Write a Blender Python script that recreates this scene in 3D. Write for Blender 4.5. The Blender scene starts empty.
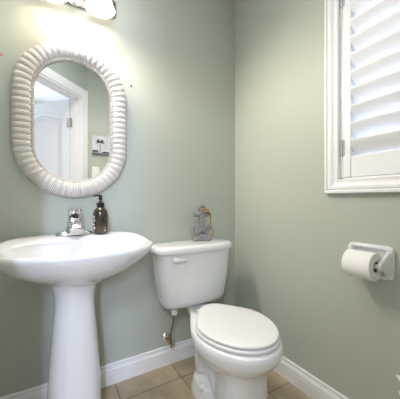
import bpy, bmesh, math, random
import numpy as np
from mathutils import Vector, Matrix

sc = bpy.context.scene
COL = sc.collection
random.seed(3)
PI = math.pi

# ---------------------------------------------------------------- camera
YAW = math.radians(30.93)
cam_d = bpy.data.cameras.new('camera')
cam_d.sensor_width = 36.0
cam_d.sensor_fit = 'HORIZONTAL'
cam_d.lens = 262.0 / 400.0 * 36.0
cam_d.clip_start = 0.02
cam = bpy.data.objects.new('camera', cam_d)
cam.location = (-1.172, -1.472, 1.0)
cam.rotation_euler = (PI / 2, 0, -YAW)
COL.objects.link(cam)
sc.camera = cam

# ---------------------------------------------------------------- light and exposure
sc.view_settings.view_transform = 'Standard'
sc.view_settings.look = 'None'
sc.view_settings.gamma = 1.0
sc.view_settings.use_curve_mapping = False
sc.view_settings.exposure = -0.08
try:
    sc.cycles.use_denoising = True
    sc.cycles.max_bounces = 14
    sc.cycles.diffuse_bounces = 8
    sc.cycles.sample_clamp_indirect = 0.0
except Exception:
    pass

world = bpy.data.worlds.new('overcast_sky')
sc.world = world
world.use_nodes = True
wn = world.node_tree.nodes
bg = wn['Background']
bg.inputs['Color'].default_value = (0.74, 0.83, 1.0, 1)
bg.inputs['Strength'].default_value = 7.0

def area(name, loc, rot, sx, sy, power, color):
    d = bpy.data.lights.new(name, 'AREA')
    d.shape = 'RECTANGLE'; d.size = sx; d.size_y = sy
    d.energy = power; d.color = color
    o = bpy.data.objects.new(name, d)
    o.location = loc; o.rotation_euler = rot
    COL.objects.link(o)
    return o
# soft fill light added under the hallway ceiling, beyond the open door
area('hall_fill', (-2.0, -2.75, 2.43), (0, 0, 0), 0.9, 0.9, 84, (0.84, 0.91, 1.0))
# cool daylight reaching the hallway from further in the house, cut off by the edge of the open door
d_ = Vector((-0.85, 0.0, 1.0)) - Vector((-1.80, -3.1, 1.75))
area('hall_daylight', (-1.80, -3.1, 1.75), d_.to_track_quat('-Z', 'Y').to_euler(), 0.12, 0.5, 44, (0.60, 0.69, 1.0))
# extra fill added at the powder room ceiling, with no fixture behind it
area('ceiling_fill', (-0.98, -0.62, 2.44), (0, 0, 0), 0.3, 0.3, 6.0, (0.97, 0.98, 1.0))
LAMP = 3.2             # emission of the vanity light shades
BULB = 27.0            # power of each bulb, shining out of the open foot of its shade

# ---------------------------------------------------------------- helpers
def lin(c):
    c = c / 255.0
    return c / 12.92 if c <= 0.04045 else ((c + 0.055) / 1.055) ** 2.4
def srgb(r, g, b):
    return (lin(r), lin(g), lin(b), 1.0)

def mat(name, col, rough=0.5, metal=0.0, spec=0.5, coat=0.0, bump=None, vary=None):
    m = bpy.data.materials.new(name); m.use_nodes = True
    nt = m.node_tree; b = nt.nodes['Principled BSDF']
    b.inputs['Base Color'].default_value = col
    b.inputs['Roughness'].default_value = rough
    b.inputs['Metallic'].default_value = metal
    b.inputs['Specular IOR Level'].default_value = spec
    b.inputs['Coat Weight'].default_value = coat
    b.inputs['Coat Roughness'].default_value = 0.05
    if bump or vary:
        tc = nt.nodes.new('ShaderNodeTexCoord')
    if bump:
        scale, strength = bump
        n = nt.nodes.new('ShaderNodeTexNoise'); n.inputs['Scale'].default_value = scale
        n.inputs['Detail'].default_value = 3
        bp = nt.nodes.new('ShaderNodeBump'); bp.inputs['Strength'].default_value = strength
        bp.inputs['Distance'].default_value = 0.002
        nt.links.new(tc.outputs['Object'], n.inputs['Vector'])
        nt.links.new(n.outputs['Fac'], bp.inputs['Height'])
        nt.links.new(bp.outputs['Normal'], b.inputs['Normal'])
    if vary:
        scale, c2 = vary
        n = nt.nodes.new('ShaderNodeTexNoise'); n.inputs['Scale'].default_value = scale
        n.inputs['Detail'].default_value = 5
        r = nt.nodes.new('ShaderNodeValToRGB')
        r.color_ramp.elements[0].position = 0.35; r.color_ramp.elements[0].color = col
        r.color_ramp.elements[1].position = 0.7; r.color_ramp.elements[1].color = c2
        nt.links.new(tc.outputs['Object'], n.inputs['Vector'])
        nt.links.new(n.outputs['Fac'], r.inputs['Fac'])
        nt.links.new(r.outputs['Color'], b.inputs['Base Color'])
    return m

def tag(o, label, cat, group=None):
    o['label'] = label; o['category'] = cat
    if group: o['group'] = group
    return o

def thing(name, loc, label, cat, group=None):
    o = bpy.data.objects.new(name, None)
    o.empty_display_size = 0.05
    o.location = loc
    COL.objects.link(o)
    return tag(o, label, cat, group)

def world_origin(p):
    v = Vector((0, 0, 0))
    while p is not None:
        v = v + Vector(p.location); p = p.parent
    return v

class MB:
    """collects shapes given in room coordinates, then links them as one mesh"""
    def __init__(s): s.v = []; s.f = []; s.uv = {}
    def add(s, vs, fs):
        o = len(s.v); s.v += [tuple(map(float, v)) for v in vs]
        s.f += [tuple(i + o for i in f) for f in fs]
        return o
    def box(s, x0, x1, y0, y1, z0, z1, M=None):
        vs = [(x0,y0,z0),(x1,y0,z0),(x1,y1,z0),(x0,y1,z0),(x0,y0,z1),(x1,y0,z1),(x1,y1,z1),(x0,y1,z1)]
        if M is not None: vs = [M @ Vector(v) for v in vs]
        s.add(vs, [(0,3,2,1),(4,5,6,7),(0,1,5,4),(1,2,6,5),(2,3,7,6),(3,0,4,7)])
        return s
    def loft(s, rings, cap0=True, cap1=True, closed=True):
        n = len(rings[0]); vs = [p for r in rings for p in r]; fs = []
        for i in range(len(rings) - 1):
            for j in range(n if closed else n - 1):
                k = (j + 1) % n
                fs.append((i*n+j, i*n+k, (i+1)*n+k, (i+1)*n+j))
        if cap0: fs.append(tuple(range(n - 1, -1, -1)))
        if cap1: fs.append(tuple((len(rings) - 1) * n + j for j in range(n)))
        s.add(vs, fs); return s
    def torus_loft(s, rings):
        n = len(rings[0]); m = len(rings); fs = []
        for i in range(m):
            i2 = (i + 1) % m
            for j in range(n):
                k = (j + 1) % n
                fs.append((i*n+j, i*n+k, i2*n+k, i2*n+j))
        s.add([p for r in rings for p in r], fs); return s
    def tube(s, pts, rad, n=12, closed=False, caps=True):
        pts = [Vector(p) for p in pts]; m = len(pts)
        rads = rad if isinstance(rad, (list, tuple)) else [rad] * m
        rings = []; ref = None
        for i, p in enumerate(pts):
            if closed: t = pts[(i+1) % m] - pts[i-1]
            else: t = pts[min(i+1, m-1)] - pts[max(i-1, 0)]
            t.normalize()
            if ref is None:
                ref = Vector((0,0,1)) if abs(t.z) < 0.9 else Vector((1,0,0))
            a = (ref - t * ref.dot(t)).normalized(); b = t.cross(a); ref = a
            rings.append([p + (a*math.cos(2*PI*k/n) + b*math.sin(2*PI*k/n)) * rads[i] for k in range(n)])
        if closed: return s.torus_loft(rings)
        return s.loft(rings, caps, caps)
    def lathe(s, prof, org, axis=(0,0,1), n=32):
        org = Vector(org); ax = Vector(axis).normalized()
        ref = Vector((0,0,1)) if abs(ax.z) < 0.9 else Vector((1,0,0))
        a = (ref - ax*ref.dot(ax)).normalized(); b = ax.cross(a)
        rings = [[org + ax*h + (a*math.cos(2*PI*k/n) + b*math.sin(2*PI*k/n))*max(r, 1e-5) for k in range(n)] for r, h in prof]
        return s.loft(rings, True, True)
    def prism(s, poly, M, d):
        """poly in local xz, thickness d along local y, placed by M"""
        n = len(poly)
        vs = [M @ Vector((x, -d/2, z)) for x, z in poly] + [M @ Vector((x, d/2, z)) for x, z in poly]
        fs = [tuple(range(n)), tuple(range(2*n-1, n-1, -1))]
        for i in range(n):
            k = (i+1) % n; fs.append((k, i, n+i, n+k))
        s.add(vs, fs); return s
    def build(s, name, m, parent=None, smooth=True, angle=40, bevel=0, segs=2, structure=False, subsurf=0):
        org = world_origin(parent)
        me = bpy.data.meshes.new(name)
        me.from_pydata([(v[0]-org.x, v[1]-org.y, v[2]-org.z) for v in s.v], [], s.f)
        bm = bmesh.new(); bm.from_mesh(me)
        bmesh.ops.recalc_face_normals(bm, faces=bm.faces)
        if smooth:
            for f in bm.faces: f.smooth = True
            ca = math.radians(angle)
            for e in bm.edges:
                if len(e.link_faces) == 2 and e.calc_face_angle(0) > ca: e.smooth = False
        bm.to_mesh(me); bm.free()
        me.materials.append(m)
        o = bpy.data.objects.new(name, me); COL.objects.link(o)
        if parent is not None: o.parent = parent
        if bevel:
            b = o.modifiers.new('bevel', 'BEVEL'); b.width = bevel; b.segments = segs
            b.limit_method = 'ANGLE'; b.angle_limit = math.radians(35)
            b.harden_normals = False
            for p in me.polygons: p.use_smooth = True
        if subsurf:
            b = o.modifiers.new('subdivision', 'SUBSURF'); b.levels = subsurf; b.render_levels = subsurf
        if structure: o['kind'] = 'structure'
        return o

def interp(keys, n):
    """smooth (Catmull-Rom) resampling of rows of numbers"""
    K = np.array(keys, float); m = len(K); out = []
    for i in range(m - 1):
        p0 = K[max(i-1,0)]; p1 = K[i]; p2 = K[i+1]; p3 = K[min(i+2,m-1)]
        for j in range(n):
            t = j / n
            out.append(0.5*((2*p1)+(-p0+p2)*t+(2*p0-5*p1+4*p2-p3)*t*t+(-p0+3*p1-3*p2+p3)*t**3))
    out.append(K[-1]); return out

def spow(v, e): return math.copysign(abs(v) ** e, v)

# ---------------------------------------------------------------- materials
M = {}
M['paint'] = mat('sage_wall_paint', srgb(180, 186, 176), 0.55, bump=(260, 0.12))
M['hall_paint'] = mat('hall_wall_paint', srgb(205, 208, 206), 0.6)
M['ceiling'] = mat('white_ceiling_paint', srgb(238, 239, 240), 0.8)
M['trim'] = mat('white_trim_paint', srgb(236, 236, 238), 0.35)
M['door'] = mat('white_door_paint', srgb(236, 238, 243), 0.4)
M['shutter'] = mat('white_shutter_paint', srgb(236, 238, 242), 0.4)
M['porcelain'] = mat('white_porcelain', srgb(226, 227, 230), 0.12, coat=0.6)
M['seat'] = mat('white_seat_plastic', srgb(226, 227, 227), 0.25)
M['chrome'] = mat('chrome', (0.82, 0.82, 0.84, 1), 0.16, 1.0)
M['nickel'] = mat('brushed_nickel', (0.38, 0.36, 0.36, 1), 0.25, 1.0)
M['brass'] = mat('tarnished_brass', srgb(150, 128, 92), 0.35, 1.0, vary=(60, srgb(190, 180, 165)))
M['steel'] = mat('braided_steel', srgb(150, 142, 130), 0.4, 0.8, bump=(900, 0.8))
M['hinge'] = mat('nickel_hinge', srgb(190, 186, 180), 0.4, 1.0)
M['amber'] = mat('dark_amber_glass', srgb(44, 35, 26), 0.2, coat=0.4, vary=(14, srgb(80, 64, 46)))
M['black'] = mat('black_plastic', srgb(22, 20, 20), 0.3)
M['white_ink'] = mat('white_print', srgb(225, 225, 215), 0.5)
M['stone'] = mat('grey_weathered_stone', srgb(122, 121, 125), 0.85, bump=(90, 0.6), vary=(45, srgb(148, 145, 145)))
M['rope'] = mat('tan_jute_rope', srgb(168, 142, 98), 0.9, bump=(500, 1.0), vary=(120, srgb(140, 108, 62)))
M['paper'] = mat('white_toilet_paper', srgb(240, 240, 240), 0.9, bump=(350, 0.25))
M['card'] = mat('brown_cardboard', srgb(140, 118, 98), 0.9)
M['canvas'] = mat('grey_white_canvas_print', srgb(212, 214, 220), 0.8, vary=(9, srgb(185, 188, 198)))
M['ink'] = mat('dark_canvas_ink', srgb(58, 60, 68), 0.8)
M['midink'] = mat('grey_canvas_ink', srgb(140, 143, 152), 0.8)
M['orange'] = mat('orange_wall_plug', srgb(205, 92, 58), 0.5)
M['screw'] = mat('grey_screw_metal', srgb(110, 105, 100), 0.4, 0.8)
M['plastic'] = mat('white_switch_plastic', srgb(238, 238, 236), 0.35)
M['starfish'] = mat('white_starfish', srgb(236, 236, 228), 0.8, bump=(150, 0.6))

M['hinge2'] = mat('white_enamel_hinge', srgb(196, 198, 204), 0.3, 0.3)
# mirror glass
M['mirror'] = mat('silvered_mirror', (0.93, 0.95, 0.95, 1), 0.0, 1.0)

# lamp glass
def emit_mat(name, col, st):
    m = bpy.data.materials.new(name); m.use_nodes = True
    b = m.node_tree.nodes['Principled BSDF']
    b.inputs['Base Color'].default_value = (0.9, 0.88, 0.84, 1)
    b.inputs['Roughness'].default_value = 0.4
    b.inputs['Emission Color'].default_value = col
    b.inputs['Emission Strength'].default_value = st
    return m
M['lamp'] = emit_mat('lit_frosted_glass', (1.0, 0.84, 0.66, 1), LAMP)

M['bulb'] = emit_mat('lit_bulb', (1.0, 0.86, 0.70, 1), 30.0)

# window pane
m = bpy.data.materials.new('window_glass'); m.use_nodes = True
nt = m.node_tree; nt.nodes.remove(nt.nodes['Principled BSDF'])
tr = nt.nodes.new('ShaderNodeBsdfTransparent'); gl = nt.nodes.new('ShaderNodeBsdfGlossy')
gl.inputs['Roughness'].default_value = 0.02
fr = nt.nodes.new('ShaderNodeFresnel'); fr.inputs['IOR'].default_value = 1.45
mx = nt.nodes.new('ShaderNodeMixShader')
nt.links.new(fr.outputs[0], mx.inputs[0]); nt.links.new(tr.outputs[0], mx.inputs[1])
nt.links.new(gl.outputs[0], mx.inputs[2]); nt.links.new(mx.outputs[0], nt.nodes['Material Output'].inputs[0])
M['glass'] = m

# floor tiles: joints at x = -0.505 +- k*0.3345, y = -0.157 - k*0.337
m = bpy.data.materials.new('beige_ceramic_tile'); m.use_nodes = True
nt = m.node_tree; b = nt.nodes['Principled BSDF']
tc = nt.nodes.new('ShaderNodeTexCoord'); mp = nt.nodes.new('ShaderNodeMapping')
mp.inputs['Location'].default_value = (0.505 - 0.0015, 0.157 - 0.0015, 0)
nt.links.new(tc.outputs['Object'], mp.inputs['Vector'])
br = nt.nodes.new('ShaderNodeTexBrick')
br.offset = 0.0; br.squash = 1.0
br.inputs['Scale'].default_value = 1.0
br.inputs['Brick Width'].default_value = 0.3350
br.inputs['Row Height'].default_value = 0.3370
br.inputs['Mortar Size'].default_value = 0.0026
br.inputs['Mortar Smooth'].default_value = 0.3
br.inputs['Color1'].default_value = srgb(190, 174, 148)
br.inputs['Color2'].default_value = srgb(182, 165, 139)
br.inputs['Mortar'].default_value = srgb(116, 98, 78)
nt.links.new(mp.outputs['Vector'], br.inputs['Vector'])
nz = nt.nodes.new('ShaderNodeTexNoise'); nz.inputs['Scale'].default_value = 9; nz.inputs['Detail'].default_value = 6
nz.inputs['Roughness'].default_value = 0.65
rp = nt.nodes.new('ShaderNodeValToRGB')
rp.color_ramp.elements[0].position = 0.3; rp.color_ramp.elements[0].color = (0.74, 0.70, 0.64, 1)
rp.color_ramp.elements[1].position = 0.68; rp.color_ramp.elements[1].color = (1.0, 1.0, 1.0, 1)
nt.links.new(tc.outputs['Object'], nz.inputs['Vector']); nt.links.new(nz.outputs['Fac'], rp.inputs['Fac'])
ml = nt.nodes.new('ShaderNodeMix'); ml.data_type = 'RGBA'; ml.blend_type = 'MULTIPLY'
ml.inputs['Factor'].default_value = 1.0
nt.links.new(br.outputs['Color'], ml.inputs['A']); nt.links.new(rp.outputs['Color'], ml.inputs['B'])
nt.links.new(ml.outputs['Result'], b.inputs['Base Color'])
b.inputs['Roughness'].default_value = 0.38
bp = nt.nodes.new('ShaderNodeBump'); bp.inputs['Strength'].default_value = 0.5; bp.inputs['Distance'].default_value = 0.002
bp.invert = True
nt.links.new(br.outputs['Fac'], bp.inputs['Height']); nt.links.new(bp.outputs['Normal'], b.inputs['Normal'])
M['tile'] = m

# wicker: reeds wound round the frame, with darker gaps between strands (UV: u = strands, v = across)
m = bpy.data.materials.new('whitewashed_wicker'); m.use_nodes = True
nt = m.node_tree; b = nt.nodes['Principled BSDF']
uv = nt.nodes.new('ShaderNodeUVMap'); uv.uv_map = 'UVMap'
sp = nt.nodes.new('ShaderNodeSeparateXYZ'); cb = nt.nodes.new('ShaderNodeCombineXYZ')
nt.links.new(uv.outputs['UV'], sp.inputs[0])
nt.links.new(sp.outputs['Y'], cb.inputs['X']); nt.links.new(sp.outputs['X'], cb.inputs['Y'])
br = nt.nodes.new('ShaderNodeTexBrick'); br.offset = 0.5
br.inputs['Scale'].default_value = 1.0
br.inputs['Brick Width'].default_value = 40.0
br.inputs['Row Height'].default_value = 0.25
br.inputs['Mortar Size'].default_value = 0.045
br.inputs['Mortar Smooth'].default_value = 0.6
br.inputs['Color1'].default_value = srgb(228, 225, 220)
br.inputs['Color2'].default_value = srgb(216, 211, 205)
br.inputs['Mortar'].default_value = srgb(138, 132, 126)
nt.links.new(cb.outputs[0], br.inputs['Vector'])
nt.links.new(br.outputs['Color'], b.inputs['Base Color'])
b.inputs['Roughness'].default_value = 0.7
bp = nt.nodes.new('ShaderNodeBump'); bp.inputs['Strength'].default_value = 0.6; bp.inputs['Distance'].default_value = 0.002
bp.invert = True
nt.links.new(br.outputs['Fac'], bp.inputs['Height']); nt.links.new(bp.outputs['Normal'], b.inputs['Normal'])
M['wicker'] = m
M['braid'] = mat('whitewashed_braid', srgb(190, 185, 178), 0.75)

# ---------------------------------------------------------------- room shell
H = 2.45
XL = -1.50            # left wall
YF = -1.483           # wall opposite the sink
CX = -0.778           # where the angled wall meets it
S2 = math.sqrt(0.5)
MB().box(-4.2, 0.17, -4.6, 0.13, -0.10, 0.0).build('floor', M['tile'], structure=True, smooth=False)
MB().box(-4.2, 0.17, -4.6, 0.13, H, H + 0.1).build('ceiling', M['ceiling'], structure=True, smooth=False)
MB().box(XL - 0.12, 0.15, 0.0, 0.12, 0, H).build('wall_back', M['paint'], structure=True, smooth=False)
WY0, WY1, WZ0, WZ1 = -1.360, -0.771, 1.0925, 2.085
wr = MB()
wr.box(0, 0.15, YF - 0.12, 0.0, 0, WZ0); wr.box(0, 0.15, YF - 0.12, 0.0, WZ1, H)
wr.box(0, 0.15, WY1, 0.0, WZ0, WZ1); wr.box(0, 0.15, YF - 0.12, WY0, WZ0, WZ1)
wr.build('wall_right', M['paint'], structure=True, smooth=False)
YD = -2.261 - XL      # where the angled wall meets the left wall
MB().box(XL - 0.12, XL, YD, 0.0, 0, H).build('wall_left', M['paint'], structure=True, smooth=False)
MB().box(CX, 0.0, YF - 0.12, YF, 0, H).build('wall_front', M['paint'], structure=True, smooth=False)

# angled wall with the doorway: frame of axes  s along the wall, d outwards into the hall
DS = Vector((-S2, S2, 0)); DN = Vector((-S2, -S2, 0)); D0 = Vector((CX, YF, 0))
MD = Matrix(((DS.x, DN.x, 0, D0.x), (DS.y, DN.y, 0, D0.y), (0, 0, 1, 0), (0, 0, 0, 1)))
O0, O1, OH = 0.085, 0.825, 2.035     # opening
WLEN = (CX - XL) / S2
wd = MB()
wd.box(0, O0, 0, 0.12, 0, H, MD); wd.box(O1, WLEN, 0, 0.12, 0, H, MD); wd.box(O0, O1, 0, 0.12, OH, H, MD)
wd.build('wall_corner', M['paint'], structure=True, smooth=False)
# casing and jambs
def profile_strip(mb, path, prof, Mx, closed=False):
    """sweep prof [(across, out)] along mitred path [(s, z)] in the plane of Mx; across points to the left of travel"""
    n = len(path); rings = []
    for i in range(n):
        p = Vector(path[i])
        if 0 < i < n-1 or closed:
            a = (Vector(path[i]) - Vector(path[i-1])).normalized(); c = (Vector(path[(i+1) % n]) - Vector(path[i])).normalized()
            na = Vector((-a.y, a.x)); nc = Vector((-c.y, c.x)); nn = (na + nc); nn = nn / (nn.dot(na))
        elif i == 0:
            c = (Vector(path[1]) - p).normalized(); nn = Vector((-c.y, c.x))
        else:
            a = (p - Vector(path[i-1])).normalized(); nn = Vector((-a.y, a.x))
        rings.append([Mx @ Vector((p.x + nn.x*u, w, p.y + nn.y*u)) for u, w in prof])
    if closed: mb.torus_loft(rings)
    else: mb.loft(rings)
CAS = [(0, 0), (0, -0.009), (0.006, -0.013), (0.028, -0.012), (0.034, -0.016), (0.058, -0.021), (0.072, -0.022), (0.078, -0.018), (0.078, 0)]
cs = MB()
profile_strip(cs, [(O0+0.005, 0), (O0+0.005, OH), (O1, OH), (O1, 0)], CAS, MD)
CASO = [(u, 0.12 - w) for u, w in CAS]
profile_strip(cs, [(O0+0.005, 0), (O0+0.005, OH), (O1, OH), (O1, 0)], CASO, MD)
cs.box(O0, O0+0.015, -0.002, 0.122, 0, OH, MD); cs.box(O1-0.015, O1, -0.002, 0.122, 0, OH, MD)
cs.box(O0, O1, -0.002, 0.122, OH-0.015, OH, MD)
cs.box(O0+0.015, O0+0.027, 0.04, 0.08, 0, OH-0.015, MD); cs.box(O1-0.027, O1-0.015, 0.04, 0.08, 0, OH-0.015, MD)
cs.box(O0+0.015, O1-0.015, 0.04, 0.08, OH-0.027, OH-0.015, MD)
cs.build('trim_1', M['trim'], structure=True, angle=25)

# open door, hinged on the right jamb, swung out into the hall
hp = MD @ Vector((O0 + 0.017, 0.128, 0))
ang = math.radians(94)
ld = Vector((DS.x*math.cos(ang) + DN.x*math.sin(ang), DS.y*math.cos(ang) + DN.y*math.sin(ang), 0))   # leaf direction
lnrm = Vector((-ld.y, ld.x, 0))
if lnrm.dot(Vector((-1, 1, 0))) < 0: lnrm = -lnrm       # face seen in the mirror
ML = Matrix(((ld.x, lnrm.x, 0, hp.x), (ld.y, lnrm.y, 0, hp.y), (0, 0, 1, 0), (0, 0, 0, 1)))
leaf = MB().box(0.006, 0.71, -0.035, 0.0, 0.012, 2.02, ML)
def arch_panel(x0, x1, z0, z1, rise):
    pts = [(x0, z0), (x1, z0), (x1, z1)]
    if rise:
        for k in range(1, 20):
            t = k / 20; x = x1 + (x0 - x1) * t
            pts.append((x, z1 + rise * (math.sin(PI*t) ** 2)))
    pts.append((x0, z1)); return pts
for (z0, z1, rise) in ((1.02, 1.83, 0.05), (0.22, 0.90, 0)):
    for off, r in ((0, 0.007), (0.028, 0.005)):
        pts = arch_panel(0.115+off, 0.60-off, z0+off, z1-off, rise)
        for side in (0.0, -0.035):
            leaf.tube([ML @ Vector((x, side, z)) for x, z in pts], r, 8, closed=True)
door = leaf.build('door_1', M['door'], structure=True, angle=30)
for z in (0.25, 1.78):
    hg = MB().box(-0.012, 0.012, -0.004, 0.006, z-0.045, z+0.045, ML)
    hg.tube([ML @ Vector((0.0, 0.008, z-0.047)), ML @ Vector((0.0, 0.008, z+0.047))], 0.006, 10)
    hg.box(-0.03, 0.034, 0.0, 0.003, z-0.045, z+0.045, ML)
    hg.build('door_hinge', M['hinge'], door)
kn = MB().lathe([(0.028,0),(0.028,0.006),(0.011,0.01),(0.011,0.035),(0.027,0.045),(0.03,0.06),(0.02,0.072),(0.0,0.074)], ML @ Vector((0.65, 0.0, 0.95)), lnrm, 24)
kn.build('door_handle', M['hinge'], door)

# hallway beyond the doorway
MB().box(-4.2, -4.1, -4.6, 0.13, 0, H).build('wall_hall_left', M['hall_paint'], structure=True, smooth=False)
MB().box(-4.1, 0.17, -4.6, -4.5, 0, H).build('wall_hall_far', M['hall_paint'], structure=True, smooth=False)
MB().box(0.05, 0.17, -4.5, YF-0.12, 0, H).build('wall_hall_right', M['hall_paint'], structure=True, smooth=False)
MB().box(-4.1, XL-0.12, 0.0, 0.12, 0, H).build('wall_hall_back', M['hall_paint'], structure=True, smooth=False)

# baseboards (profile: height 0.11)
BB = [(0, 0), (0.014, 0), (0.014, 0.062), (0.0125, 0.066), (0.0145, 0.069), (0.0145, 0.078), (0.011, 0.085), (0.0075, 0.094), (0.009, 0.098), (0.009, 0.106), (0.006, 0.110), (0, 0.110)]
def baseboard(name, p0, p1, nrm, m0=0, m1=0):
    p0 = Vector(p0); p1 = Vector(p1); n = Vector(nrm); d = (p1-p0).normalized()
    r0 = [p0 + n*w + d*(w*m0) + Vector((0,0,z)) for w, z in BB]
    r1 = [p1 + n*w - d*(w*m1) + Vector((0,0,z)) for w, z in BB]
    return MB().loft([r0, r1]).build(name, M['trim'], structure=True, angle=15)
baseboard('baseboard_back', (XL, 0, 0), (0, 0, 0), (0, -1, 0), 1, 1)
baseboard('baseboard_right', (0, 0, 0), (0, YF, 0), (-1, 0, 0), 1, 1)
baseboard('baseboard_left', (XL, YD, 0), (XL, 0, 0), (1, 0, 0), 0, 1)
baseboard('baseboard_front', (CX+0.002, YF, 0), (0, YF, 0), (0, 1, 0), 0, 1)

# window casing, sash and pane
MW = Matrix(((0, 1, 0, 0), (1, 0, 0, 0), (0, 0, 1, 0), (0, 0, 0, 1)))   # local x -> y, local y -> x, local z -> z
WC = [(0, 0.002), (0, -0.010), (0.005, -0.016), (0.014, -0.014), (0.018, -0.014), (0.030, -0.017), (0.040, -0.022), (0.052, -0.024), (0.058, -0.020), (0.064, -0.026), (0.074, -0.026), (0.077, -0.022), (0.077, 0.0)]
wroot = MB()
WC = [(u*0.84, w) for u, w in WC]
profile_strip(wroot, [(WY1, WZ0), (WY0, WZ0), (WY0, WZ1), (WY1, WZ1)], WC, MW, closed=True)
for a in ((0.0, 0.15, WY1-0.010, WY1, WZ0, WZ1), (0.0, 0.15, WY0, WY0+0.010, WZ0, WZ1), (0.0, 0.15, WY0, WY1, WZ0, WZ0+0.006), (0.0, 0.15, WY0, WY1, WZ1-0.006, WZ1)):
    wroot.box(*a)
win = wroot.build('window_1', M['trim'], structure=True, angle=18)
sash = MB()
for a in ((WY0+0.01, WY0+0.05, WZ0+0.006, WZ1-0.006), (WY1-0.05, WY1-0.01, WZ0+0.006, WZ1-0.006), (WY0+0.05, WY1-0.05, WZ0+0.006, WZ0+0.045), (WY0+0.05, WY1-0.05, WZ1-0.045, WZ1-0.006), (WY0+0.05, WY1-0.05, 1.58, 1.61)):
    sash.box(0.105, 0.135, a[0], a[1], a[2], a[3])
sash.build('window_frame', M['trim'], win, bevel=0.002)
MB().box(0.118, 0.122, WY0+0.045, WY1-0.045, WZ0+0.04, WZ1-0.04).build('pane', M['glass'], win, smooth=False)

# ---------------------------------------------------------------- plantation shutter
sh = thing('plantation_shutter', (0.015, (WY0+WY1)/2, WZ0+0.008), 'white plantation shutter with wide tilted louvers filling the window frame', 'shutter')
SY0, SY1, SZ0, SZ1 = WY0+0.012, WY1-0.012, WZ0+0.008, WZ1-0.008
SX0, SX1 = -0.002, 0.028
for y0, y1 in ((SY0, SY0+0.042), (SY1-0.036, SY1)):
    MB().box(SX0, SX1, y0, y1, SZ0, SZ1).build('stile', M['shutter'], sh, bevel=0.003)
for z0, z1 in ((SZ0, 1.192), (SZ1-0.075, SZ1)):
    MB().box(SX0+0.003, SX1-0.003, SY0+0.042, SY1-0.036, z0, z1).build('rail', M['shutter'], sh, bevel=0.001)
LA = math.radians(52); LW = 0.0445; LT = 0.0052
k = 0; z = 1.228
while z < SZ1 - 0.10:
    ring = []
    for j in range(20):
        a = 2*PI*j/20
        u = LW*math.cos(a); w = LT*spow(math.sin(a), 0.8)
        # u axis: towards the room is up
        ring.append((0.013 - u*math.cos(LA) + w*math.sin(LA), z + u*math.sin(LA) + w*math.cos(LA)))
    rings = [[(x, y, zz) for x, zz in ring] for y in (SY0+0.044, SY1-0.0375)]
    MB().loft(rings).build('louver', M['shutter'], sh, angle=50)
    z += 0.0757; k += 1
for z in (1.235, 1.91):
    h = MB().box(SX0-0.002, SX0+0.001, SY1-0.010, SY1+0.010, z-0.034, z+0.034)
    h.tube([(SX0-0.004, SY1+0.001, z-0.034), (SX0-0.004, SY1+0.001, z+0.034)], 0.004, 10)
    h.build('hinge', M['hinge2'], sh)

# ---------------------------------------------------------------- pedestal sink
SXC = -1.038
sink = thing('pedestal_sink', (SXC, -0.22, 0), 'glossy white pedestal sink with wide oval basin standing against the sage wall', 'sink')
def sink_ring(a, yf, yb, z, rise=0.0, n=72, eb=2.9, ef=2.15, yc=None):
    yc = (-0.245) if yc is None else yc
    pts = []
    for j in range(n):
        t = 2*PI*j/n; c = math.cos(t); s = math.sin(t)
        e = eb if s > 0 else ef
        x = a*spow(c, 2/e); y = yc + (yb-yc)*abs(s)**(2/e) if s > 0 else yc - (yc-yf)*abs(s)**(2/e)
        q = min(1, max(0, (y + 0.26)/0.18)); q = q*q*(3-2*q)
        pts.append((SXC + x, y, z + rise*q))
    return pts
#        a      yf      yb      z     rise  eb   ef  yc
SK = [(0.092,-0.300,-0.130,0.640,0.000,2.0,2.0,-0.225),
      (0.106,-0.318,-0.105,0.653,0.000,2.1,2.0,-0.225),
      (0.152,-0.362,-0.060,0.672,0.000,2.2,2.0,-0.230),
      (0.208,-0.410,-0.020,0.700,0.000,2.3,2.1,-0.240),
      (0.258,-0.440,-0.006,0.730,0.000,2.15,2.1,-0.250),
      (0.296,-0.462,-0.004,0.762,0.008,2.15,2.1,-0.250),
      (0.313,-0.472,-0.004,0.783,0.014,2.15,2.15,-0.250),
      (0.316,-0.474,-0.004,0.794,0.020,2.15,2.15,-0.250),
      (0.311,-0.468,-0.006,0.803,0.024,2.15,2.15,-0.250),
      (0.298,-0.458,-0.014,0.806,0.025,2.15,2.15,-0.250),
      (0.282,-0.446,-0.128,0.803,0.022,2.4,2.15,-0.260),
      (0.266,-0.436,-0.138,0.791,0.010,2.4,2.1,-0.265),
      (0.248,-0.424,-0.148,0.770,0.004,2.3,2.1,-0.270),
      (0.205,-0.395,-0.165,0.732,0.000,2.3,2.1,-0.275),
      (0.140,-0.355,-0.190,0.706,0.000,2.1,2.0,-0.275),
      (0.060,-0.310,-0.240,0.696,0.000,2.0,2.0,-0.275),
      (0.022,-0.295,-0.251,0.694,0.000,2.0,2.0,-0.273)]
rings = [sink_ring(r[0], r[1], r[2], r[3], r[4], eb=r[5], ef=r[6], yc=r[7]) for r in interp(SK, 3)]
basin = MB().loft(rings).build('basin', M['porcelain'], sink, angle=60)
MB().lathe([(0.021,0),(0.024,0.003),(0.017,0.005),(0.015,0.002),(0,0.002)], (SXC, -0.273, 0.694), (0,0,1), 24).build('drain', M['chrome'], basin)
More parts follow.
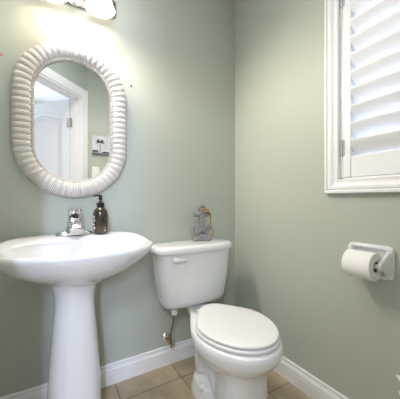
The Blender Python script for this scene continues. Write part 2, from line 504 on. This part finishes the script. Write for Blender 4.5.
# column
def ell(cx, cy, a, b, z, n=48, e=2.0, notch=0):
    return [(cx + a*spow(math.cos(2*PI*j/n), 2/e), cy + b*spow(math.sin(2*PI*j/n), 2/e), z) for j in range(n)]
PK = [(0.128, 0.120, 0.0, -0.215, 2.3), (0.128, 0.120, 0.012, -0.215, 2.3), (0.121, 0.113, 0.03, -0.215, 2.3),
      (0.114, 0.105, 0.12, -0.215, 2.3), (0.105, 0.097, 0.28, -0.215, 2.3), (0.092, 0.086, 0.44, -0.215, 2.25),
      (0.084, 0.079, 0.53, -0.215, 2.2), (0.083, 0.078, 0.57, -0.218, 2.1), (0.088, 0.082, 0.61, -0.222, 2.1), (0.096, 0.088, 0.645, -0.225, 2.0)]
MB().loft([ell(SXC-0.016, r[3], r[0]*0.95, r[1]*0.95, r[2]*1.01, e=r[4]) for r in interp(PK, 4)]).build('pedestal', M['porcelain'], sink, angle=60)

# ---------------------------------------------------------------- faucet
FX, FY, FZ = SXC - 0.004, -0.075, 0.8315
fa = thing('faucet', (FX, FY, FZ), 'chrome single-lever faucet standing on the back ledge of the white sink', 'faucet')
bpl = []
for (sa, sb, zz) in ((0.082, 0.026, 0), (0.082, 0.026, 0.006), (0.076, 0.021, 0.013), (0.060, 0.015, 0.017)):
    bpl.append([(FX + sa*spow(math.cos(2*PI*j/40), 2/2.6), FY + sb*spow(math.sin(2*PI*j/40), 2/2.4), FZ + zz) for j in range(40)])
MB().loft(bpl).build('base_plate', M['chrome'], fa, angle=50)
body = []
for (w, d, yy, zz) in ((0.040,0.030,-0.004,0.008),(0.037,0.029,-0.004,0.028),(0.031,0.027,-0.002,0.055),(0.027,0.024,0.0,0.080)):
    body.append([(FX + w*spow(math.cos(2*PI*j/32), 2/3.2), FY + yy + d*spow(math.sin(2*PI*j/32), 2/3.0), FZ + zz) for j in range(32)])
MB().loft(body).build('body', M['chrome'], fa, angle=50)
sp_ = []
for (yy, zz, w, h) in ((-0.010,0.042,0.030,0.026),(-0.045,0.047,0.027,0.022),(-0.085,0.044,0.030,0.018),(-0.110,0.036,0.032,0.016),(-0.122,0.029,0.030,0.012)):
    sp_.append([(FX + w*spow(math.cos(2*PI*j/24), 2/2.6), FY + yy, FZ + zz + h*spow(math.sin(2*PI*j/24), 2/2.6)) for j in range(24)])
spout = MB().loft(sp_).build('spout', M['chrome'], fa, angle=50)
MB().lathe([(0.011,0),(0.011,-0.012),(0.009,-0.014)], (FX, FY-0.100, FZ+0.026), (0,0,1), 20).build('aerator', M['chrome'], spout)
lv = []
for (yy, zz, w, h) in ((0.028,0.085,0.016,0.008),(0.024,0.096,0.027,0.017),(0.008,0.106,0.031,0.023),(-0.014,0.114,0.031,0.020),(-0.036,0.121,0.029,0.013),(-0.056,0.127,0.024,0.008),(-0.066,0.129,0.015,0.004)):
    lv.append([(FX + w*spow(math.cos(2*PI*j/24), 2/2.5), FY + yy, FZ + zz - 0.006 + h*spow(math.sin(2*PI*j/24), 2/2.5)) for j in range(24)])
lev = MB().loft(lv).build('lever', M['chrome'], fa, angle=50)
M['red'] = mat('red_dot', srgb(200, 40, 40), 0.4); M['blue'] = mat('blue_dot', srgb(50, 70, 190), 0.4)
for dx, mm in ((-0.003, 'red'), (0.003, 'blue')):
    MB().lathe([(0.0035,0),(0.0035,0.002),(0,0.0025)], (FX+dx, FY-0.034, FZ+0.1045), (0,-0.75,-0.65), 12).build('temperature_dot', M[mm], lev)
MB().tube([(FX, FY+0.018, FZ+0.014), (FX, FY+0.022, FZ+0.060)], 0.0025, 8).build('lift_rod', M['chrome'], fa)

# ---------------------------------------------------------------- soap dispenser
BX, BY, BZ = -0.924, -0.085, 0.8320
bt = thing('soap_dispenser', (BX, BY, BZ), 'dark amber soap bottle with a black pump beside the faucet', 'soap dispenser')
bp_ = [(0.030,0),(0.034,0.002),(0.0358,0.008),(0.0358,0.090),(0.0345,0.102),(0.030,0.114),(0.022,0.124),(0.0145,0.130),(0.0135,0.136)]
bottle = MB().lathe(bp_, (BX, BY, BZ), (0,0,1), 40).build('bottle', M['amber'], bt, angle=50)
MB().lathe([(0.0185,0.132),(0.019,0.134),(0.019,0.150),(0.0175,0.152),(0.009,0.153),(0.0085,0.158),(0.0045,0.159),(0.0045,0.175)], (BX, BY, BZ), (0,0,1), 28).build('pump_collar', M['black'], bt, angle=35)
nzl = MB().lathe([(0.0085,0.166),(0.0095,0.168),(0.0090,0.188),(0.0075,0.192),(0,0.193)], (BX, BY, BZ), (0,0,1), 20)
nzl.tube([(BX, BY, BZ+0.187), (BX-0.022, BY-0.010, BZ+0.1885), (BX-0.034, BY-0.016, BZ+0.184)], [0.0052, 0.0042, 0.0032], 10)
nzl.build('pump_head', M['black'], bt, angle=45)
# printed white marks curling round the bottle, on its left
def decal(mb, org, R, a0, a1, z0, z1, n=6):
    ring = []
    for k in range(n+1):
        a = a0 + (a1-a0)*k/n
        ring.append([(org[0]+r*math.cos(a), org[1]+r*math.sin(a), org[2]+zz) for r, zz in ((R, z0), (R+0.0006, z0), (R+0.0006, z1), (R, z1))])
    mb.loft(ring)
RA = math.radians
for (c, zc, w, h) in ((228, 0.028, 22, 0.006), (228, 0.028, 7, 0.018), (223, 0.046, 20, 0.005), (214, 0.046, 6, 0.015),
                      (226, 0.062, 18, 0.005), (230, 0.066, 6, 0.014), (222, 0.079, 7, 0.012), (226, 0.085, 14, 0.004), (222, 0.013, 14, 0.004),
                      (318, 0.016, 5, 0.010), (320, 0.030, 6, 0.004)):
    mk = MB(); decal(mk, (BX, BY, BZ), 0.0356, RA(c-w/2-22), RA(c+w/2-22), zc-h/2, zc+h/2); mk.build('printed_mark', M['white_ink'], bottle, smooth=False)


# ---------------------------------------------------------------- toilet
TX = -0.412
to = thing('toilet', (TX, -0.40, 0), 'white two-piece toilet with its lid closed beside the pedestal sink', 'toilet')
def egg(w, yf, yb, z, yc=-0.50, wr=None, n=64, ef=2.0, eb=2.6, cx=TX):
    wr = w if wr is None else wr
    pts = []
    for j in range(n):
        t = 2*PI*j/n; c = math.cos(t); s = math.sin(t)
        if s < 0:
            x = w*spow(c, 2/ef); y = yc - (yc-yf)*abs(s)**(2/ef)
        else:
            u = abs(s)**(2/eb); y = yc + (yb-yc)*u
            q = u*u*(3-2*u)
            x = spow(c, 2/eb)*(w + (wr-w)*q)
        pts.append((cx+x, y, z))
    return pts
BK = [ # w    yf     yb     z     yc    wr
 (0.100,-0.610,-0.34,0.232,-0.50,0.050),
 (0.126,-0.650,-0.30,0.262,-0.50,0.056),
 (0.155,-0.694,-0.25,0.290,-0.50,0.062),
 (0.175,-0.724,-0.21,0.316,-0.50,0.070),
 (0.187,-0.742,-0.19,0.340,-0.50,0.080),
 (0.192,-0.750,-0.19,0.368,-0.50,0.096),
 (0.191,-0.749,-0.19,0.384,-0.50,0.098),
 (0.187,-0.744,-0.19,0.393,-0.50,0.097),
 (0.176,-0.732,-0.19,0.398,-0.50,0.085)]
bw = MB().loft([egg(r[0], r[1], r[2], r[3], r[4], r[5], eb=3.6) for r in interp(BK, 3)])
def rrect(cx, cy, a, b, z, e=5.0, n=48):
    return [(cx+a*spow(math.cos(2*PI*j/n), 2/e), cy+b*spow(math.sin(2*PI*j/n), 2/e), z) for j in range(n)]
# front column
CK = [(0.134,0.112,0.0),(0.134,0.112,0.012),(0.129,0.107,0.035),(0.125,0.102,0.10),(0.122,0.100,0.18),(0.124,0.104,0.235),(0.134,0.116,0.275),(0.145,0.13,0.30)]
bw.loft([rrect(TX+0.008, -0.550, a*0.93, b, z, 2.7) for a, b, z in interp(CK, 3)])
# narrow rear body and the deck below the tank
bw.loft([rrect(TX, -0.36, 0.050, 0.12, z, 4) for z in (0.0, 0.10, 0.20, 0.30, 0.36)])
bw.loft([rrect(TX, -0.16, a, 0.05, z, 6) for a, z in ((0.030, 0.33), (0.036, 0.35), (0.042, 0.37), (0.042, 0.388), (0.040, 0.393))])
# foot flange with the floor bolts
fl = [(0.104, 0.125, 0.0), (0.104, 0.125, 0.012), (0.101, 0.121, 0.030), (0.096, 0.113, 0.055), (0.090, 0.105, 0.080), (0.070, 0.080, 0.097), (0.045, 0.050, 0.103)]
bw.loft([rrect(TX, -0.340, a, b, z, 2.6) for a, b, z in interp(fl, 3)])
# trapway bulge on both sides
for sx in (-1, 1):
    P = [(-0.29, 0.12), (-0.30, 0.20), (-0.34, 0.245), (-0.38, 0.215), (-0.43, 0.15), (-0.46, 0.09)]
    pp = interp(P, 5)
    bw.tube([(TX+sx*(0.034+0.012*math.sin(PI*i/(len(pp)-1))), p[0], p[1]) for i, p in enumerate(pp)], 0.042, 16)
bowl = bw.build('bowl', M['porcelain'], to, angle=60)
for sx in (-1, 1):
    MB().lathe([(0.020,-0.01),(0.0205,0.010),(0.018,0.019),(0.011,0.025),(0,0.027)], (TX+sx*0.079, -0.365, 0.066), (sx*0.35,-0.15,1), 20).build('bolt_cap', M['seat'], bowl)
# tank
def tank_ring(w, d, z, bow=0.012, cy=None, e=4.2, n=72, yb=-0.018):
    cy = yb - d/2 if cy is None else cy
    pts = []
    for j in range(n):
        t = 2*PI*j/n; c = math.cos(t); s = math.sin(t)
        x = w/2*spow(c, 2/e); y = d/2*spow(s, 2/e)
        if y < 0: y -= bow*(1-(x/(w/2))**2)*min(1, abs(y)/(d/2))
        pts.append((TX + x + max(0.0, 0.706 - z)*0.026, cy + y, z))
    return pts
TK = [(0.300,0.100,0.393),(0.370,0.145,0.396),(0.386,0.158,0.404),(0.400,0.166,0.420),(0.412,0.172,0.450),(0.445,0.180,0.540),(0.466,0.186,0.640),(0.476,0.188,0.706)]
tank = MB().loft([tank_ring(w, d, z) for w, d, z in interp(TK, 4)]).build('tank', M['porcelain'], to, angle=60)
LK = [(0.478,0.192,0.706),(0.496,0.206,0.7065),(0.502,0.210,0.711),(0.503,0.211,0.722),(0.498,0.207,0.733),(0.484,0.196,0.741),(0.455,0.175,0.745),(0.36,0.12,0.7465)]
MB().loft([tank_ring(w, d, z, cy=-0.114) for w, d, z in interp(LK, 3)]).build('tank_lid', M['porcelain'], to, angle=60)
# flush lever on the left of the tank front
fx, fy, fz = TX-0.155, -0.2095, 0.678
fl_ = MB().lathe([(0.016,0),(0.016,0.006),(0.010,0.009),(0.010,0.018)], (fx, fy+0.006, fz), (0,-1,0), 20)
arm = []
for (xx, w, h) in ((-0.018,0.005,0.006),(-0.008,0.007,0.0125),(0.014,0.007,0.0115),(0.042,0.006,0.009),(0.060,0.005,0.0075),(0.066,0.002,0.004)):
    arm.append([(fx+xx, fy-0.014 + w*math.cos(2*PI*j/16), fz - 0.002 - (xx+0.01)*0.05 + h*math.sin(2*PI*j/16)) for j in range(16)])
fl_.loft(arm); fl_.build('flush_lever', M['seat'], to, angle=50)
# seat ring and lid
seat = MB()
R1 = [(0.172,-0.728,-0.285,0.399),(0.178,-0.735,-0.280,0.402),(0.180,-0.738,-0.280,0.409),(0.177,-0.735,-0.282,0.415),(0.168,-0.725,-0.29,0.417)]
seat.loft([egg(r[0], r[1], r[2], r[3], -0.50, 0.108) for r in interp(R1, 2)])
seat.build('seat', M['seat'], to, angle=60)
R2 = [(0.166,-0.722,-0.280,0.419),(0.173,-0.730,-0.275,0.4205),(0.1755,-0.733,-0.273,0.426),(0.173,-0.730,-0.275,0.432),(0.160,-0.715,-0.285,0.4355),(0.12,-0.66,-0.32,0.4375)]
MB().loft([egg(r[0], r[1], r[2], r[3], -0.50, 0.098) for r in interp(R2, 2)]).build('seat_lid', M['seat'], to, angle=60)
for sx in (-1, 1):
    MB().lathe([(0.008,-0.022),(0.009,-0.019),(0.009,0.019),(0.008,0.022)], (TX+sx*0.035, -0.272, 0.406), (1,0,0), 20).build('seat_hinge', M['seat'], to)

# ---------------------------------------------------------------- supply valve and hose
VX, VZ = -0.532, 0.165
sv = thing('supply_valve', (VX, 0, VZ), 'small tarnished shut-off valve with braided hose on the wall below the toilet tank', 'valve')
MB().lathe([(0.029,0),(0.029,0.002),(0.024,0.008),(0.012,0.013),(0.012,0.016)], (VX, 0, VZ), (0,-1,0), 28).build('escutcheon', M['chrome'], sv)
vb = MB().lathe([(0.008,0),(0.008,0.040),(0.012,0.041),(0.012,0.062),(0.009,0.064)], (VX, -0.01, VZ), (0,-1,0), 20)
vb.lathe([(0.007,0),(0.007,0.024),(0.010,0.025),(0.010,0.036),(0.007,0.037)], (VX, -0.062, VZ), (0,0,1), 18)
vb.build('valve_body', M['brass'], sv)
hd = MB().lathe([(0.004,0),(0.004,0.014),(0.015,0.015),(0.017,0.019),(0.015,0.024),(0.005,0.025)], (VX+0.004, -0.066, VZ-0.004), (0.35,-0.5,-0.8), 16)
hd.build('handle', M['brass'], sv)
hx, hy = TX-0.122, -0.125
pts = interp([(VX,-0.062,VZ+0.036),(VX+0.006,-0.066,VZ+0.070),(hx+0.010,-0.085,VZ+0.11),(hx+0.006,-0.10,VZ+0.155),(hx+0.001,hy,VZ+0.185),(hx,hy,0.356)], 6)
MB().tube([tuple(p) for p in pts], 0.0052, 12).build('supply_hose', M['steel'], sv)
MB().lathe([(0.010,-0.002),(0.017,0.0),(0.019,0.004),(0.019,0.028),(0.014,0.032),(0.014,0.040)], (hx, hy, 0.3500), (0,0,1), 12).build('coupling_nut', M['seat'], sv, angle=20)

# ---------------------------------------------------------------- anchor ornament
AX, AY, AZ = -0.332, -0.090, 0.7470
an = thing('anchor_figurine', (AX, AY, AZ), 'weathered grey anchor figurine with tan rope standing on the toilet tank lid', 'ornament')
AR = math.radians(-16)
MA = Matrix.Translation((AX, AY, AZ)) @ Matrix.Rotation(AR, 4, 'Z')
ab = MB()
# arms: crescent with flukes
outer = []; inner = []
for k in range(0, 21):
    a = math.radians(198 + 144*k/20)
    outer.append((0.057*math.cos(a), 0.083 + 0.060*math.sin(a)))
    ai = math.radians(202 + 136*k/20)
    inner.append((0.042*math.cos(ai), 0.096 + 0.038*math.sin(ai)))
ab.prism(outer + inner[::-1], MA, 0.030)
for s in (-1, 1):
    ab.prism([(s*0.066, 0.072), (s*0.052, 0.100), (s*0.047, 0.100), (s*0.028, 0.068), (s*0.047, 0.060)], MA, 0.026)
ab.prism([(-0.024, 0.030), (0.024, 0.030), (0.017, 0.075), (0.0145, 0.185), (-0.0145, 0.185), (-0.017, 0.075)], MA, 0.030)
stock = [MA @ Vector((x, 0, z)) for x, z in ((-0.050,0.160),(-0.040,0.160),(0.0,0.161),(0.040,0.160),(0.050,0.160))]
ab.tube(stock, [0.0145, 0.0130, 0.0155, 0.0130, 0.0145], 14)
ab.tube([MA @ Vector((0.017*math.cos(2*PI*k/24), 0, 0.197 + 0.0165*math.sin(2*PI*k/24))) for k in range(24)], 0.0095, 12, closed=True)
ab.build('anchor', M['stone'], an, bevel=0.003, segs=2)
bs = MB()
prof = [(-0.064, 0.0), (0.064, 0.0), (0.063, 0.012), (0.052, 0.024), (0.034, 0.034), (0.010, 0.041), (-0.016, 0.038), (-0.040, 0.026), (-0.063, 0.014)]
bs.prism([(x*0.88, z) for x, z in prof], MA, 0.046)
bs.build('base', M['stone'], an, bevel=0.005, segs=3)
rp_ = interp([(-0.004,-0.012,0.196),(0.012,-0.020,0.192),(0.030,-0.022,0.184),(0.046,-0.018,0.172),(0.054,-0.012,0.150),(0.053,-0.010,0.120),(0.052,-0.018,0.100),(0.058,-0.022,0.080),(0.070,-0.018,0.062),(0.074,-0.012,0.044),(0.066,-0.012,0.034),(0.052,-0.024,0.040)], 6)
rope = MB().tube([MA @ Vector(tuple(p)) for p in rp_], 0.0042, 8)
rope.tube([MA @ Vector((0.026+0.012*math.cos(2*PI*k/18), -0.022+0.006*math.sin(2*PI*k/18), 0.184+0.010*math.sin(2*PI*k/18))) for k in range(18)], 0.0038, 8, closed=True)
rope.tube([MA @ Vector((0.017+0.011*math.cos(2*PI*k/18)*0.6, 0.016*math.sin(2*PI*k/18), 0.196+0.010*math.cos(2*PI*k/18))) for k in range(18)], 0.0033, 8, closed=True)
rope.build('rope', M['rope'], an)

# ---------------------------------------------------------------- wicker mirror
MX, MZ = -1.035, 1.397
mr = thing('wall_mirror', (MX, 0, MZ), 'oval wall mirror in a whitewashed woven wicker frame above the sink', 'mirror')
HS = 0.127                     # half of the straight side
def stadium(s, r):
    """point and outward normal at fraction s of the outline; r = radius of the rounded ends"""
    # arc length measured on a reference radius so that all radii stay in step
    R0 = 0.215; L = 2*PI*R0 + 4*HS; d = (s % 1.0)*L
    q = PI*R0
    if d < 2*HS: return Vector((r, 0, -HS + d)), Vector((1, 0, 0))
    d -= 2*HS
    if d < q:
        a = d/R0; n = Vector((math.cos(a), 0, math.sin(a))); return Vector((0,0,HS)) + n*r, n
    d -= q
    if d < 2*HS: return Vector((-r, 0, HS - d)), Vector((-1, 0, 0))
    d -= 2*HS
    a = PI + d/R0; n = Vector((math.cos(a), 0, math.sin(a))); return Vector((0,0,-HS)) + n*r, n
NR = 66; PER = 8; NV = 18
rings = []; uvs = []
for i in range(NR*PER):
    s = i/(NR*PER); ph = (i % PER)/PER
    bulge = abs(math.sin(PI*ph))**0.75
    ring = []
    for j in range(NV):
        a = PI*j/(NV-1)                       # 0 = inner edge, PI = outer edge
        rc = 0.2225; hw = 0.0370 + 0.0030*bulge; hh = 0.031 + 0.006*bulge
        rr = rc - hw*math.cos(a); yy = -0.006 - hh*spow(math.sin(a), 0.8)
        p, n = stadium(s, rr)
        ring.append((MX + p.x, yy, MZ + p.z))
    ring.append(tuple((MX + stadium(s, 0.2205+0.036)[0].x, -0.001, MZ + stadium(s, 0.2205+0.036)[0].z)))
    ring.append(tuple((MX + stadium(s, 0.2205-0.036)[0].x, -0.001, MZ + stadium(s, 0.2205-0.036)[0].z)))
    rings.append(ring)
fr_ = MB().torus_loft(rings).build('frame', M['wicker'], mr, angle=80)
me = fr_.data
uvl = me.uv_layers.new(name='UVMap'); nn_ = NV + 2
for poly in me.polygons:
    cols = [me.loops[li].vertex_index // nn_ for li in poly.loop_indices]
    wrap = max(cols) - min(cols) > 2
    for li in poly.loop_indices:
        vi = me.loops[li].vertex_index; ii = vi // nn_; jj = vi % nn_
        if wrap and ii == 0: ii = NR*PER
        uvl.data[li].uv = (ii/PER, jj/(NV-1))
# two braided strands round the glass
bd = MB()
NT = 620
for st in range(2):
    pts = []
    for i in range(NT):
        s = i/NT; a = 2*PI*i/NT*62 + PI*st
        p, n = stadium(s, 0.1835 + 0.0062*math.sin(a))
        pts.append((MX+p.x, -0.0150 - 0.0045*math.cos(a), MZ-0.004+p.z))
    bd.tube(pts, 0.0054, 7, closed=True)
bd.build('braid_trim', M['braid'], mr)
gp = [stadium(i/160, 0.182)[0] for i in range(160)]
MB().loft([[(MX+p.x, y, MZ-0.004+p.z) for p in gp] for y in (-0.003, -0.008)]).build('mirror_glass', M['mirror'], mr, smooth=False)

# ---------------------------------------------------------------- vanity light
LX, LZ = -1.035, 2.035
vl = thing('vanity_light', (LX, 0, LZ), 'chrome wall light with lit frosted glass shades above the wicker mirror', 'wall light')
pl = []
for (e_, yy) in ((0.0, -0.001), (0.0, -0.010), (0.006, -0.016), (0.014, -0.018)):
    pl.append([(LX + (0.205-e_)*spow(math.cos(2*PI*j/48), 2/8), yy, LZ + (0.055-e_)*spow(math.sin(2*PI*j/48), 2/6)) for j in range(48)])
MB().loft(pl).build('backplate', M['nickel'], vl, angle=35)
MB().lathe([(0.048,0.016),(0.048,0.024),(0.036,0.032),(0.034,0.040),(0.026,0.046),(0.022,0.060),(0.012,0.066),(0,0.068)], (LX, 0, LZ-0.012), (0,-1,0), 32).build('boss', M['chrome'], vl, angle=35)
for sx in (-1, 1):
    cx = LX + sx*0.104; cy = -0.118; LS = LZ + 0.045
    pts = interp([(cx, -0.016, LZ+0.020), (cx, -0.05, LS+0.022), (cx, -0.095, LS+0.022), (cx, cy, LS-0.002)], 5)
    armo = MB().tube([tuple(p) for p in pts], 0.007, 12)
    armo.lathe([(0.012,0),(0.024,-0.006),(0.026,-0.030),(0.024,-0.032)], (cx, cy, LS+0.008), (0,0,1), 24)
    armo.build('arm', M['chrome'], vl, angle=35)
    # bell shade, open at the foot
    out = [(0.022,-0.018),(0.030,-0.026),(0.044,-0.050),(0.052,-0.080),(0.056,-0.110),(0.062,-0.132),(0.070,-0.146)]
    inn = [(r-0.003, h) for r, h in out[::-1]]
    n = 32; ringsx = [[(cx + r*math.cos(2*PI*k/n), cy + r*math.sin(2*PI*k/n), LS + h) for k in range(n)] for r, h in out + inn]
    shd = MB().torus_loft(ringsx).build('lamp_shade', M['lamp'], vl)
    MB().lathe([(0.008,-0.028),(0.012,-0.045),(0.022,-0.065),(0.027,-0.085),(0.024,-0.102),(0.014,-0.112),(0,-0.115)], (cx, cy, LS), (0,0,1), 20).build('light_bulb', M['bulb'], vl)
    sd = bpy.data.lights.new('bulb_light', 'SPOT'); sd.energy = BULB; sd.color = (1.0, 0.87, 0.73)
    sd.shadow_soft_size = 0.022; sd.spot_size = math.radians(150); sd.spot_blend = 1.0
    so = bpy.data.objects.new('bulb_light', sd); COL.objects.link(so)
    so.location = (cx, cy, LS - 0.150); so.rotation_euler = Vector((0.62, -0.80, -0.85)).to_track_quat('-Z', 'Y').to_euler()

# ---------------------------------------------------------------- toilet paper holder
HY, HZ = -0.901, 0.748
ho = thing('toilet_paper_holder', (0, HY, HZ), 'white ceramic toilet paper holder mounted on the sage wall below the window', 'paper holder')
def hring(a, b, x, e=8):
    return [(x, HY + a*spow(math.cos(2*PI*j/48), 2/e), HZ + b*spow(math.sin(2*PI*j/48), 2/e)) for j in range(48)]
hp_ = [hring(0.089,0.067,-0.0005), hring(0.090,0.068,-0.006), hring(0.088,0.066,-0.013), hring(0.082,0.061,-0.018), hring(0.075,0.054,-0.018), hring(0.068,0.048,-0.012), hring(0.062,0.044,-0.007)]
MB().loft(hp_).build('backplate', M['porcelain'], ho, angle=60)
for s in (-1, 1):
    yb = HY + s*0.0745
    pr = []
    #  x out,  z centre, half height, half width
    for (x, zc, hh, hw) in interp([(-0.006,-0.006,0.056,0.014),(-0.020,-0.004,0.050,0.012),(-0.036,-0.002,0.036,0.010),(-0.052,-0.002,0.025,0.0095),(-0.068,-0.005,0.019,0.009),(-0.080,-0.006,0.014,0.008),(-0.086,-0.006,0.007,0.005)], 4):
        pr.append([(x, yb - s*0.006*min(1, -x/0.06) + hw*spow(math.cos(2*PI*j/28), 2/3), HZ + zc + hh*spow(math.sin(2*PI*j/28), 2/2.6)) for j in range(28)])
    MB().loft(pr).build('post', M['porcelain'], ho, angle=60)
RX, RZ = -0.069, HZ-0.010
MB().lathe([(0.006,-0.058),(0.009,-0.057),(0.009,0.057),(0.006,0.058)], (RX, HY, RZ+0.003), (0,1,0), 20).build('spindle', M['plastic'], ho)
rl = thing('toilet_paper_roll', (RX, HY, RZ), 'white toilet paper roll hanging on the ceramic wall holder', 'toilet paper')
n = 48
oc = [(0.0205,-0.0525),(0.0532,-0.0525),(0.0542,-0.0515),(0.0542,0.0515),(0.0532,0.0525),(0.0205,0.0525)]
rr_ = [[(RX + r*math.cos(2*PI*k/n), HY + h, RZ + r*math.sin(2*PI*k/n)) for k in range(n)] for r, h in oc]
MB().torus_loft(rr_).build('paper', M['paper'], rl, angle=40)
oc = [(0.0190,-0.0500),(0.0204,-0.0500),(0.0204,0.0500),(0.0190,0.0500)]
rr_ = [[(RX + r*math.cos(2*PI*k/n), HY + h, RZ + r*math.sin(2*PI*k/n)) for k in range(n)] for r, h in oc]
MB().torus_loft(rr_).build('cardboard_core', M['card'], rl, angle=40)

# ---------------------------------------------------------------- small marks and fixings on the back wall
o = MB().lathe([(0.0045,0),(0.005,0.001),(0.0035,0.003),(0,0.003)], (-1.333, 0, 1.652), (0,-1,0), 12).build('wall_plug', M['orange'])
tag(o, 'small orange wall plug in the wall left of the wicker mirror', 'wall plug')
o = MB().lathe([(0.003,0),(0.003,0.004),(0.0055,0.005),(0.0045,0.008),(0,0.0085)], (-0.745, 0, 1.642), (0,-1,-0.2), 12).build('screw', M['screw'])
tag(o, 'small grey screw in the wall right of the wicker mirror', 'screw')

# starfish low on the right wall, at the picture's edge
st_ = MB(); SYc, SZc = -1.045, 0.296
ringo = []
for lvl, (f, xx) in enumerate(((1.0, -0.0005), (1.0, -0.004), (0.62, -0.011), (0.2, -0.016))):
    r_ = []
    for k in range(40):
        a = 2*PI*k/40; m5 = 0.5+0.5*math.cos(5*(a - math.radians(28)))
        rad = (0.016 + 0.043*m5**1.6)*f
        r_.append((xx, SYc + rad*math.cos(a), SZc + rad*math.sin(a)))
    ringo.append(r_)
o = st_.loft(ringo).build('starfish', M['starfish'])
tag(o, 'white pointed starfish ornament low on the right-hand wall', 'ornament')

# ---------------------------------------------------------------- what the mirror shows on the opposite wall
PX0, PX1, PZ0, PZ1 = -0.735, -0.545, 1.468, 1.672
cv = thing('canvas_picture', ((PX0+PX1)/2, YF, PZ0), 'square grey beach canvas with a dark palm tree, seen in the mirror', 'picture')
MB().box(PX0, PX1, YF, YF+0.030, PZ0, PZ1).build('canvas', M['canvas'], cv, bevel=0.002)
yp = YF + 0.0305
MP = Matrix(((1,0,0,0),(0,1,0,yp),(0,0,1,0),(0,0,0,1)))
pt = MB()
tx, tz = PX0+0.080, PZ0+0.135
pt.prism([(tx-0.006, PZ0+0.035), (tx+0.001, PZ0+0.035), (tx+0.004, tz), (tx, tz)], MP, 0.001)
for k in range(9):
    a = math.radians(-25 + 230*k/8); L = 0.050
    p1 = (tx+0.5*L*math.cos(a), tz+0.5*L*math.sin(a)+0.006); p2 = (tx+L*math.cos(a), tz+L*math.sin(a)*0.7-0.006)
    pt.prism([(tx, tz-0.003), (p1[0], p1[1]-0.007), p2, (p1[0], p1[1]+0.006), (tx, tz+0.003)], MP, 0.001)
pt.build('palm_print', M['ink'], cv, smooth=False)
vn = MB()
vn.prism([(PX0+0.004, PZ0+0.030), (PX0+0.062, PZ0+0.030), (PX0+0.062, PZ0+0.048), (PX0+0.004, PZ0+0.048)], MP, 0.001)
vn.prism([(PX0+0.002, PZ0+0.002), (PX1-0.002, PZ0+0.002), (PX1-0.002, PZ0+0.012), (PX0+0.002, PZ0+0.016)], MP, 0.001)
vn.prism([(PX0+0.09, PZ0+0.024), (PX1-0.01, PZ0+0.022), (PX1-0.02, PZ0+0.036), (PX0+0.12, PZ0+0.040)], MP, 0.001)
vn.build('shore_print', M['ink'], cv, smooth=False)
MB().prism([(PX0+0.001, PZ0+0.016), (PX1-0.002, PZ0+0.012), (PX1-0.002, PZ0+0.022), (PX0+0.001, PZ0+0.030)], MP, 0.0006).build('sand_print', M['midink'], cv, smooth=False)
sw = thing('light_switch', (-0.695, YF, 1.23), 'white light switch plate below the palm canvas, seen in the mirror', 'light switch')
MB().box(-0.732, -0.660, YF, YF+0.006, 1.232, 1.346).build('switch_plate', M['plastic'], sw, bevel=0.002)
MB().box(-0.712, -0.680, YF+0.006, YF+0.010, 1.256, 1.322).build('rocker', M['plastic'], sw, bevel=0.0015)
